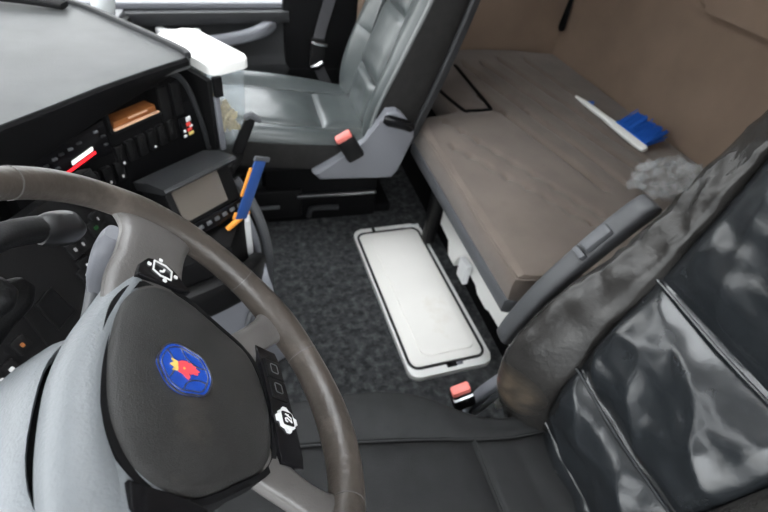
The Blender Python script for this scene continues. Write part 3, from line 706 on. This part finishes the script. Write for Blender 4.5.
for q, sz, m_ in (((-.321, .756, .654), (.005, .008), 'mark_grey'), ((-.311, .772, .653), (.004, .008), 'mark_grey'), ((-.293, .81, .659), (.009, .007), 'green_lamp'), ((-.289, .825, .669), (.003, .007), 'mark_grey'),
                  ((-.309, .747, .622), (.005, .005), 'silver_paint'), ((-.311, .733, .609), (.006, .006), 'silver_paint'), ((-.396, .617, .648), (.010, .010), 'silver_paint'), ((-.398, .555, .584), (.008, .010), 'silver_paint'), ((-.408, .538, .583), (.006, .008), 'silver_paint'), ((-.387, .591, .60), (.006, .008), 'wood')):
    x, y = onp(q)
    bm = B(); prism(bm, rrect(x, y, .026, .030, .004, 3), 0, .006, fp, bev=.002); k_ = obj('switch', bm, 'black_plastic', lp_)
    bm = B(); prism(bm, rrect(x, y, sz[0], sz[1], .002, 2), .006, .0072, fp); obj('symbol', bm, m_, k_)

# centre console below the fascia
co = thing('centre_console', 'dark centre console with grey lower panel under the dashboard', 'console', (-.15, 1.0, 0))
bm = B(); prism(bm, [(-.55, .90), (-.24, .80), (-.05, .90), (-.015, 1.03), (-.06, 1.28), (-.45, 1.42), (-.60, 1.3)], .0, .50, zt, bev=.015); obj('body', bm, 'matte_black', co)
bm = B(); rectsweep(bm, crv([(-.20, .80, .395), (-.10, .85, .385), (-.02, .92, .36), (.005, 1.0, .31)], 16), .05, .10, (0, 0, 1), .5); obj('upper_trim', bm, 'black_plastic', co)
bm = B(); loops = []
for t in range(13):
    s = t/12; x = -.24+.28*s; y = .78+.13*s
    loops.append([V(x, y+.12, .02), V(x+.03, y-.02, .02), V(x+.012, y, .20), V(x, y+.015, .315), V(x-.008, y+.035, .34), V(x-.012, y+.07, .35), V(x-.02, y+.12, .34)])
loft(bm, loops); obj('lower_panel', bm, 'seat_grey', co, label='pale grey lower console panel')
bm = B(); tube(bm, crv([(-.045, .865, .06), (-.040, .858, .20), (-.03, .865, .26), (-.005, .885, .28), (.03, .905, .24), (.035, .91, .08)], 28), .009, 8); obj('panel_ridge', bm, 'mid_grey', co)
# curved grey trim rail
bm = B(); tube(bm, crv([(-.03, 1.14, .53), (.005, 1.12, .47), (.028, 1.105, .40), (.040, 1.10, .32), (.042, 1.10, .22), (.036, 1.10, .08)], 30), .014, 10); obj('trim_tube', bm, 'mid_grey', co)
bm = B(); tube(bm, crv([(-.055, 1.115, .50), (-.018, 1.10, .45), (.003, 1.09, .38), (.012, 1.085, .30), (.012, 1.085, .20), (.006, 1.085, .08)], 30), .010, 10); obj('trim_tube', bm, 'seat_grey', co)
bm = B(); box(bm, (-.035, 1.06, .40), (.07, .07, .14), .012); obj('bracket', bm, 'white_matte', co)
bm = B(); prism(bm, [(-.14, 1.06), (-.03, 1.12), (.0, 1.20), (-.03, 1.36), (-.14, 1.32)], .560, .585, zt, bev=.01); obj('shelf', bm, 'black_plastic', co)

# display unit
SN = V(.60, -.72, .35).normalized(); SU = V(.72, .60, 0).normalized(); SV = SN.cross(SU).normalized()
fd = frame((-.098, .990, .588), SU, SV, SN)
du = thing('display_unit', 'black hooded display unit with grey screen under the dashboard', 'display', (-.10, 1.02, .50))
bm = B(); prism(bm, [(-.092, -.075), (.092, -.075), (.092, .052), (-.092, .052)], -.10, 0, fd, bev=.006); obj('housing', bm, 'black_plastic', du)
bm = B(); loops = []
for k, x in enumerate((-.098, -.09, .08, .105)):
    loops.append([fd @ V(x, .048, -.11), fd @ V(x, .048, .012), fd @ V(x, .054, .022), fd @ V(x, .062, .018), fd @ V(x, .072, -.04), fd @ V(x, .070, -.11)])
loft(bm, loops); obj('hood', bm, 'dark_grey', du)
bm = B(); prism(bm, rrect(-.012, .006, .128, .082, .004), -.002, .003, fd); obj('screen', bm, 'screen', du, label='dim grey-brown screen')
bm = B(); prism(bm, [(-.095, -.078), (.095, -.078), (.088, -.045), (-.088, -.045)], 0, .010, fd, bev=.003); obj('key_strip', bm, 'gloss_black', du)
for k in range(7):
    bm = B(); box(bm, (-.072+k*.024, -.060, .011), (.014, .010, .005), .002, fd); obj('key', bm, 'mid_grey', du)

# blue cards
bm = B(); fc = frame((.008, .985, .60), V(.38, .25, .88).normalized(), V(.70, .55, -.46).normalized(), V(.38, .25, .88).normalized().cross(V(.70, .55, -.46).normalized()))
card = thing('card_holder', 'blue card with orange edges tucked beside the display', 'card', (.0, .985, .53))
box(bm, (0, 0, 0), (.16, .036, .004), .001, fc); obj('card_face', bm, 'card_blue', card)
bm = B(); box(bm, (.020, -.022, .001), (.075, .008, .004), .001, fc); obj('edge_strip', bm, 'orange', card)
bm = B(); box(bm, (-.072, -.018, .002), (.018, .014, .004), .001, fc); obj('corner_mark', bm, 'orange', card)
bm = B(); box(bm, (.082, .004, .001), (.012, .050, .006), .001, fc); obj('clip', bm, 'mid_grey', card)
bm = B(); fc2 = frame((-.030, .975, .518), V(.78, .55, .30).normalized(), V(-.55, .80, 0).normalized(), V(.78, .55, .30).normalized().cross(V(-.55, .80, 0).normalized()))
box(bm, (0, 0, 0), (.075, .012, .010), .003, fc2); obj('orange_pen', bm, 'orange', None, 'short orange pen lying below the blue card', 'pen', origin=(-.03, .975, .512))

# clear container with a white lid
ct = thing('storage_container', 'clear plastic food container with white lid beside the dashboard', 'container', (-.06, 1.26, .585))
e1 = V(.83, .56, 0).normalized(); e2 = V(-.56, .83, 0).normalized()
fct = frame((-.053, 1.185, 0), e1, e2, V(0, 0, 1))
bm = B(); prism(bm, rrect(.055, .125, .116, .262, .026, 6), .798, .822, fct, bev=.006, seg=3); l_ = obj('lid', bm, 'white_plastic', ct)
bm = B(); loops = []
for z, k in ((.592, .86), (.60, .88), (.70, .94), (.800, 1.0), (.800, .965), (.70, .905), (.605, .845), (.602, .80)):
    loops.append([fct @ V(.055+(x-.055)*k, .125+(y-.125)*k, z) for x, y in rrect(.055, .125, .102, .245, .018, 5)])
loft(bm, loops); obj('container_body', bm, 'clear_plastic', ct)
bm = B()
rnd = random.Random(5)
for i in range(420):
    lv = rnd.random(); x = .055+rnd.uniform(-.034, .034); y = .125+rnd.uniform(-.090, .090); z = .612+lv*.062
    r_ = bmesh.ops.create_icosphere(bm, subdivisions=1, radius=rnd.uniform(.006, .011)); m_ = fct @ Matrix.Translation((x, y, z)) @ rotf((0, 0, 0), rnd.random()*3, rnd.random()*3, 0) @ Matrix.Diagonal((1.2, .9, .6, 1))
    for v in r_['verts']: v.co = m_ @ v.co
obj('dry_food', bm, 'crumbs', None, 'pale dry food pieces at the bottom of the clear container', 'food', kind='stuff', origin=tuple(fct @ V(.055, .125, .605)), smooth=0)
# bracket that holds the container
bm = B(); prism(bm, [(-.016, .60), (-.004, .60), (-.002, .79), (-.016, .79)], -.24, .0, frame(fct @ V(0, 0, 0), e1, V(0, 0, 1), -e2), bev=.004)
br = obj('container_bracket', bm, 'black_plastic', None, 'black bracket holding the clear container at the dashboard end', 'bracket', origin=tuple(fct @ V(-.017, .12, .60)))
bm = B(); prism(bm, rrect(.004, .775, .022, .05, .003), 0, .012, frame(fct @ V(0, -.006, 0), e1, V(0, 0, 1), -e2), bev=.002)
obj('clip', bm, 'matte_black', br)
bm = B(); prism(bm, rrect(.000, .675, .014, .15, .003), 0, .008, frame(fct @ V(0, -.002, 0), e1, V(0, 0, 1), -e2), bev=.002)
obj('corner_strip', bm, 'seat_grey', br)
# short lever with metal tip
lv = thing('short_lever', 'short black lever with a grey metal tip beside the clear container', 'lever', (.0, 1.19, .585))
bm = B(); rectsweep(bm, [(-.015, 1.185, .585), (.0, 1.19, .62), (.022, 1.195, .665), (.028, 1.197, .678)], [.030, .030, .028, .024], .016, (0, 1, 0), .4); obj('shaft', bm, 'matte_black', lv)
bm = B(); rectsweep(bm, [(.012, 1.192, .684), (.03, 1.197, .690), (.052, 1.20, .672)], [.012, .016, .012], .018, (0, 1, 0), .5); obj('tip', bm, 'mid_grey', lv)

# passenger side of the dash and things near the window
pd = thing('passenger_dash', 'dark passenger side dashboard below the side window', 'dashboard', (-.7, 1.85, 0))
bm = B(); prism(bm, [(-.93, 1.45), (-.52, 1.56), (-.40, 1.75), (-.36, 2.14), (-.93, 2.14)], .0, .64, zt, bev=.02); obj('body', bm, 'black_plastic', pd)
bm = B(); prism(bm, [(-.93, 1.47), (-.53, 1.58), (-.42, 1.76), (-.38, 2.13), (-.93, 2.13)], .64, .66, zt, bev=.008); obj('top', bm, 'mid_grey', pd)
bt = thing('bottle', 'pale grey bottle leaning on the passenger side dashboard', 'bottle', (-.40, 1.70, .66))
bm = B(); tube(bm, [(-.405, 1.70, .665), (-.395, 1.70, .67), (-.365, 1.70, .77), (-.345, 1.70, .84), (-.342, 1.70, .85)], [.026, .032, .032, .032, .026], 24); obj('body', bm, 'paper', bt)
bm = B(); tube(bm, [(-.342, 1.70, .85), (-.336, 1.70, .872)], .016, 16); obj('cap', bm, 'white_matte', bt)
jr = thing('small_jar', 'small jar with shiny lid beside the pale bottle', 'jar', (-.395, 1.84, .66))
bm = B(); tube(bm, [(-.395, 1.84, .66), (-.395, 1.84, .70)], .020, 16); obj('body', bm, 'white_matte', jr)
bm = B(); tube(bm, [(-.395, 1.84, .70), (-.395, 1.84, .716)], .021, 16); obj('lid', bm, 'chrome', jr)
bm = B(); rectsweep(bm, crv([(-.93, 1.53, .868), (-.62, 1.52, .866), (-.48, 1.495, .864), (-.40, 1.475, .860)], 16), .04, .014, (0, 0, 1), .5)
obj('folded_cloth', bm, 'matte_black', None, 'black folded pad lying on the far corner of the dashboard', 'pad', origin=(-.6, 1.49, .855))

# ================================================================== steering wheel
wc = V(-.065, .246, .950); wn = V(.748, .111, .654).normalized(); wu = V(-.083, .994, -.073); wu = (wu-wn*wu.dot(wn)).normalized(); wv = wn.cross(wu)
FW = frame(wc, wu, wv, wn)
sw_ = thing('steering_wheel', 'large worn brown-grey steering wheel with blue emblem on its black pad', 'steering wheel', tuple(wc))
RR, RT = .200, .0152
def wp(a, r, h): return FW @ V(r*math.cos(a), r*math.sin(a), h)
bm = B(); loops = []
for i in range(128):
    a = 2*math.pi*i/128; g = 1-.20*math.sin(a)+.03*math.cos(8*a)
    for sp_ in (12, 168, 228, 312): 
        dd = (math.degrees(a)-sp_+180) % 360-180; g += .06*math.exp(-(dd/9)**2)
    loops.append([wp(a, RR+RT*g*math.cos(t)*1.0, RT*1.05*g*math.sin(t)) for t in [2*math.pi*k/20 for k in range(20)]])
loft(bm, loops, ring=True); obj('rim', bm, 'rim_leather', sw_)
for deg in (52, -28, -62, 128, 208, 242):
    a = math.radians(deg); bm = B(); lo = []; gg = 1-.20*math.sin(a)+.03*math.cos(8*a)
    for k in range(24):
        t = 2*math.pi*k/24; c_ = wp(a, RR+RT*gg*1.012*math.cos(t), RT*gg*1.062*math.sin(t)); nr = (wp(a, math.cos(t), math.sin(t))-wp(a, 0, 0)).normalized(); tg = FW.to_3x3() @ V(-math.sin(a), math.cos(a), 0)
        lo.append([c_+nr*.0003+tg*.0006, c_+nr*.0003-tg*.0006, c_-nr*.002-tg*.0006, c_-nr*.002+tg*.0006])
    loft(bm, lo, ring=True); obj('rim_seam', bm, 'spoke_grey', sw_)
# upper spokes
def spoke(sg, pts, wds, ths):
    b_ = B(); path = crv([FW @ V(sg*u, v, h) for u, v, h in pts], 20); n_ = len(path)
    xs_ = [i/(len(wds)-1) for i in range(len(wds))]
    return rectsweep(b_, path, [ip(xs_, wds, i/(n_-1)) for i in range(n_)], [ip(xs_, ths, i/(n_-1)) for i in range(n_)], wn, .75, 20)
SPK = {}
for sg in (1, -1):
    SPK[sg] = obj('upper_spoke', spoke(sg, [(.06, .022, -.022), (.10, .022, -.020), (.14, .022, -.014), (.172, .022, -.008), (.198, .026, -.003)], [.080, .082, .072, .080, .130], [.020, .021, .021, .020, .016]), 'spoke_grey' if sg > 0 else 'shell_grey', sw_)  # left spoke takes the shell's lighter grey: stronger light put into its colour
    SPK[2*sg] = obj('lower_spoke', spoke(sg, [(.045, -.065, -.022), (.075, -.092, -.019), (.102, -.115, -.014), (.124, -.136, -.009), (.143, -.152, -.004)] if sg > 0 else [(.040, -.070, -.022), (.062, -.098, -.019), (.082, -.124, -.014), (.098, -.148, -.009), (.110, -.168, -.004)], [.050, .044, .036, .042, .075], [.020, .020, .020, .020, .018]), 'spoke_grey', sw_)
# pale shell behind the pad
so = [(.165, .030), (.128, .045), (.107, .052), (.057, .068), (.024, .078), (-.012, .084), (-.045, .084), (-.079, .081), (-.110, .074), (-.145, .060), (-.175, .036)]
si = [(.10, .010), (.092, .022), (.08, .030), (.05, .042), (.02, .048), (-.01, .050), (-.04, .049), (-.065, .045), (-.085, .036), (-.095, .025), (-.10, .010)]
so = [(p.x, p.y) for p in crv([(a, b, 0) for a, b in so], 50)]; si = [(p.x, p.y) for p in crv([(a, b, 0) for a, b in si], 50)]
bm = B(); loops = []
for (a, b), (c_, d_) in zip(so, si):
    m1 = (a*.45+c_*.55, b*.45+d_*.55)
    loops.append([FW @ q_ for q_ in crv([(c_, d_, -.016), (*m1, -.009), (a*.8+c_*.2, b*.8+d_*.2, -.014), (a*.96+c_*.04, b*.96+d_*.04, -.023), (a, b, -.033), (a*.97, b*.95, -.047), (a*.85, b*.75, -.062)], 30)]+[FW @ V(c_*.8, d_*.5, -.062), FW @ V(c_, d_, -.03)])
loft(bm, loops); obj('hub_shell', bm, 'shell_grey', sw_, label='pale grey shell above the black pad')
bm = B(); prism(bm, [(.09, .03), (-.09, .03), (-.10, -.02), (-.07, -.085), (.07, -.085), (.10, -.02)], -.085, -.012, FW); obj('hub', bm, 'matte_black', sw_)
# air bag pad
pl = [(0, .0615), (.045, .058), (.075, .047), (.095, .030), (.105, .008), (.101, -.020), (.086, -.052), (.068, -.085), (.045, -.100), (0, -.107)]
pl = pl+[(-u, v) for u, v in pl[-2:0:-1]]
pl = [(p.x, p.y) for p in cyc([(a, b, 0) for a, b in pl], 108)]
bm = B(); dome(bm, pl, [(.96, -.034), (.985, -.024), (.995, -.017), (.99, -.012), (.965, -.0085), (.90, -.006), (.7, -.003), (.45, -.0015), (.2, -.001), (.02, -.0008)], FW); pad = obj('airbag_pad', bm, 'pad_black', sw_)
bm = B(); ribbon(bm, [(u*1.022, v*1.028) for u, v in pl], .0055, -.028, -.0095, FW, closed=True); obj('pad_gap', bm, 'matte_black', pad)
# emblem
el = [(0, .0265), (.012, .0225), (.021, .0165), (.0255, .0060), (.0235, -.006), (.0205, -.017), (.011, -.0235), (0, -.0265)]
em = cyc([(a, b-.001, 0) for a, b in (el+[(-u, v) for u, v in el[-2:0:-1]])], 70); em = [(p.x, p.y) for p in em]
FE = FW @ Matrix.Translation((0, 0, -.0010))
bm = B(); prism(bm, em, -.003, .0012, FE, bev=.0006); emb = obj('emblem', bm, 'blue_badge', pad, label='blue shield emblem with red griffin head')
def deco(name, mth, fn):
    b_ = B(); fn(b_); return obj(name, b_, mth, pad)
deco('emblem_outline', 'dull_metal', lambda b_: ribbon(b_, em, .0012, .001, .0020, FE, closed=True))
deco('emblem_outline', 'dull_metal', lambda b_: ribbon(b_, [(u*.86, v*.86) for u, v in em], .0008, .001, .0018, FE, closed=True))
for a0 in (90, 210, 330):
    arc = []
    for k in range(13):
        t = math.radians(-50+100*k/12); arc.append((.030*math.cos(math.radians(a0))+.0190*math.cos(math.radians(a0+180)+t), .030*math.sin(math.radians(a0))+.0190*math.sin(math.radians(a0+180)+t)-.001))
    deco('emblem_arc', 'dull_metal', lambda b_, arc=arc: ribbon(b_, arc, .0008, .001, .0018, FE))
gr = [(-.0045, .0065), (0, .0075), (.0050, .0065), (.0075, .003), (.0085, -.002), (.0072, -.0035), (.0080, -.007), (.0058, -.0075), (.0060, -.011), (.0035, -.0105), (.0020, -.0150), (.0, -.0120), (-.0022, -.0125), (-.0018, -.0085), (-.0040, -.0055), (-.0036, -.0020), (-.0075, -.0045), (-.0098, -.0030), (-.0085, -.0005), (-.0062, .0018)]
deco('griffin_head', 'griffin_red', lambda b_: prism(b_, gr[::-1], .001, .0024, FE))
deco('griffin_crown', 'crown_gold', lambda b_: prism(b_, [(.0048, .0072), (.0062, .0130), (.0030, .0105), (.0004, .0145), (-.0018, .0105), (-.0052, .0125), (-.0042, .0072)], .001, .0024, FE))
deco('griffin_eye', 'crown_gold', lambda b_: prism(b_, rrect(-.0005, .0015, .002, .002, .0006, 2), .0022, .0028, FE))
# control pods on the upper spokes
for sg in (1, -1):
    FS = FW @ Matrix.Translation((-.002*sg, -.002, -.006))
    q = [(.101, .044), (.118, .042), (.134, .033), (.1425, .018), (.134, .002), (.114, -.016), (.109, -.005), (.106, .02)]
    bm = B(); prism(bm, [(sg*u, v) for u, v in (q if sg < 0 else q[::-1])], -.016, .0015, FS, bev=.002); pod = obj('control_pod', bm, 'gloss_black', sw_)
    cxp, cyp = (.1235 if sg > 0 else -.140), .0175
    out = [(-.0095, -.010), (.006, -.0115), (.0105, -.004), (.010, .010), (-.006, .0115), (-.0105, .003)]
    bm = B(); ribbon(bm, [(cxp+sg*u*.92, cyp+v*.92) for u, v in out], .0014, .001, .0028, FS, closed=True); obj('button_outline', bm, 'silver_paint', pod)
    for (u, v) in ((0, .0148), (0, -.0150), (.0145, .002), (-.0138, -.002)):
        bm = B(); prism(bm, rrect(cxp+sg*u, cyp+v, .004, .004, .001, 2), .001, .0028, FS); obj('arrow_mark', bm, 'silver_paint', pod)
    bm = B(); ribbon(bm, [(cxp-sg*.003, cyp+.003), (cxp-sg*.001, cyp-.001), (cxp+sg*.003, cyp-.002)], .0020, .001, .0026, FS); obj('phone_symbol', bm, 'silver_paint', pod)
# bottom control bar
def bar(v0, v1, u0, u1, bow=.004):
    us = [u0+(u1-u0)*k/14 for k in range(15)]
    return [(u, v0-bow*(1-(u/.08)**2)) for u in us]+[(u, v1-bow*(1-(u/.08)**2)) for u in us[::-1]]
bm = B(); prism(bm, bar(-.134, -.103, -.060, .082), -.024, -.006, FW, bev=.003); cb = obj('control_bar', bm, 'gloss_black', sw_)
for u0, u1 in ((.040, .064), (.014, .038)):
    if u1-u0 < .01: continue
    bm = B(); prism(bm, bar(-.130, -.108, u0, u1), -.008, -.0035, FW, bev=.0015); b1 = obj('button', bm, 'black_plastic', cb)
    bm = B(); ribbon(bm, rrect((u0+u1)/2, -.1215, .012, .010, .002, 2), .0008, -.004, -.0028, FW, closed=True); obj('button_symbol', bm, 'dull_metal', b1)
cu, cv = -.011, -.1235
x_ = [(-.0075, -.0095), (-.003, -.0095), (-.003, -.014), (.003, -.014), (.003, -.0095), (.0075, -.0095), (.0095, -.004), (.0130, -.0025), (.0130, .0025), (.0095, .004), (.0075, .0095), (.003, .0095), (.003, .0135), (-.003, .0135), (-.003, .0095), (-.0075, .0095), (-.0095, .004), (-.0130, .0025), (-.0130, -.0025), (-.0095, -.004)]
bm = B(); prism(bm, [(cu+a*1.1, cv+b) for a, b in x_], -.008, -.0030, FW, bev=.0006); bdg = obj('cruise_button', bm, 'silver_paint', cb, label='silver cross-shaped button frame')
bm = B(); prism(bm, rrect(cu, cv, .0155, .0150, .002, 2), -.004, -.0022, FW); obj('button_face', bm, 'gloss_black', cb)
bm = B(); ribbon(bm, [(cu+a, cv+b) for a, b in ((-.0045, .002), (-.004, .0045), (-.001, .0045), (0, .002), (-.004, -.004), (.001, -.004), (.0045, .0035), (.004, -.001))], .0011, -.0024, -.0014, FW); obj('button_symbol', bm, 'silver_paint', cb)

# steering column and stalks
colm = thing('steering_column', 'pale grey steering column shroud below the wheel', 'column', tuple(FW @ V(0, -.02, -.35)))
bm = B(); prism(bm, [(.094*math.cos(2*math.pi*j/32), -.012+.088*math.sin(2*math.pi*j/32)) for j in range(32)], -.114, -.108, FW); obj('mouth_shade_plate', bm, 'matte_black', colm)  # black plate stands in for the shade inside the shroud opening
bm = B(); loops = []
for h, k in ((-.115, .88), (-.088, .88), (-.081, .90), (-.079, .925), (-.084, .96), (-.095, 1.0), (-.13, 1.05), (-.25, 1.08), (-.38, 1.0), (-.42, .9)):
    lp = []
    for j in range(48):
        c_, s_ = math.cos(2*math.pi*j/48), math.sin(2*math.pi*j/48)
        lp.append(FW @ V(-.008+.108*k*math.copysign(abs(c_)**.72, c_), -.008+.085*k*math.copysign(abs(s_)**.72, s_), h))
    loops.append(lp)
loft(bm, loops); obj('shroud', bm, 'shell_grey', colm)
def stalk(name, label, pts, rad, ry, m1, m2, tip):
    t_ = thing(name, label, 'stalk', pts[0])
    b_ = B(); p_ = crv(pts, 16); n_ = len(p_); xs_ = [i/(len(rad)-1) for i in range(len(rad))]
    rectsweep(b_, p_, [2*ip(xs_, rad, i/(n_-1)) for i in range(n_)], [2*ip(xs_, ry, i/(n_-1)) for i in range(n_)], wn, .6, 16); obj('lever', b_, m1, t_)
    b_ = B(); p_ = crv(tip[0], 12); n_ = len(p_); xs_ = [i/(len(tip[1])-1) for i in range(len(tip[1]))]
    rectsweep(b_, p_, [2*ip(xs_, tip[1], i/(n_-1)) for i in range(n_)], [2*ip(xs_, tip[2], i/(n_-1)) for i in range(n_)], wn, .6, 16); obj('knob', b_, m2, t_)
    return t_
stalk('wiper_stalk', 'black stalk reaching sideways behind the wheel rim', [(-.235, .30, .93), (-.248, .355, .974), (-.225, .395, .982), (-.207, .425, .967), (-.200, .435, .958)], [.010, .011, .0115, .012, .012], [.010, .011, .0115, .012, .012], 'black_plastic', 'stalk_black',
      ([(-.204, .428, .962), (-.197, .440, .955), (-.186, .457, .942), (-.182, .463, .937)], [.012, .016, .016, .009], [.012, .015, .015, .008]))
stalk('retarder_stalk', 'stalk with grey knob under the right wheel spoke', [(-.20, .36, .83), (-.19, .40, .84), (-.183, .435, .855), (-.18, .445, .865)], [.008, .009, .010, .010], [.008, .009, .010, .010], 'mid_grey', 'seat_grey',
      ([(-.180, .440, .858), (-.172, .447, .885), (-.156, .453, .915), (-.146, .456, .930)], [.010, .018, .024, .014], [.010, .012, .014, .010]))
stalk('indicator_stalk', 'thick black knob at the left edge behind the wheel rim', [(-.265, .31, .91), (-.255, .34, .925), (-.238, .365, .935)], [.012, .014, .014], [.012, .014, .014], 'black_plastic', 'black_plastic',
      ([(-.244, .358, .932), (-.234, .370, .937), (-.226, .380, .938)], [.014, .018, .010], [.014, .018, .010]))
stalk('column_lever', 'flat black lever end below the other column stalks', [(-.27, .33, .88), (-.255, .36, .895), (-.24, .385, .905)], [.012, .014, .014], [.008, .008, .008], 'black_plastic', 'black_plastic',
      ([(-.246, .378, .902), (-.235, .395, .910), (-.226, .408, .913)], [.016, .018, .008], [.010, .010, .006]))
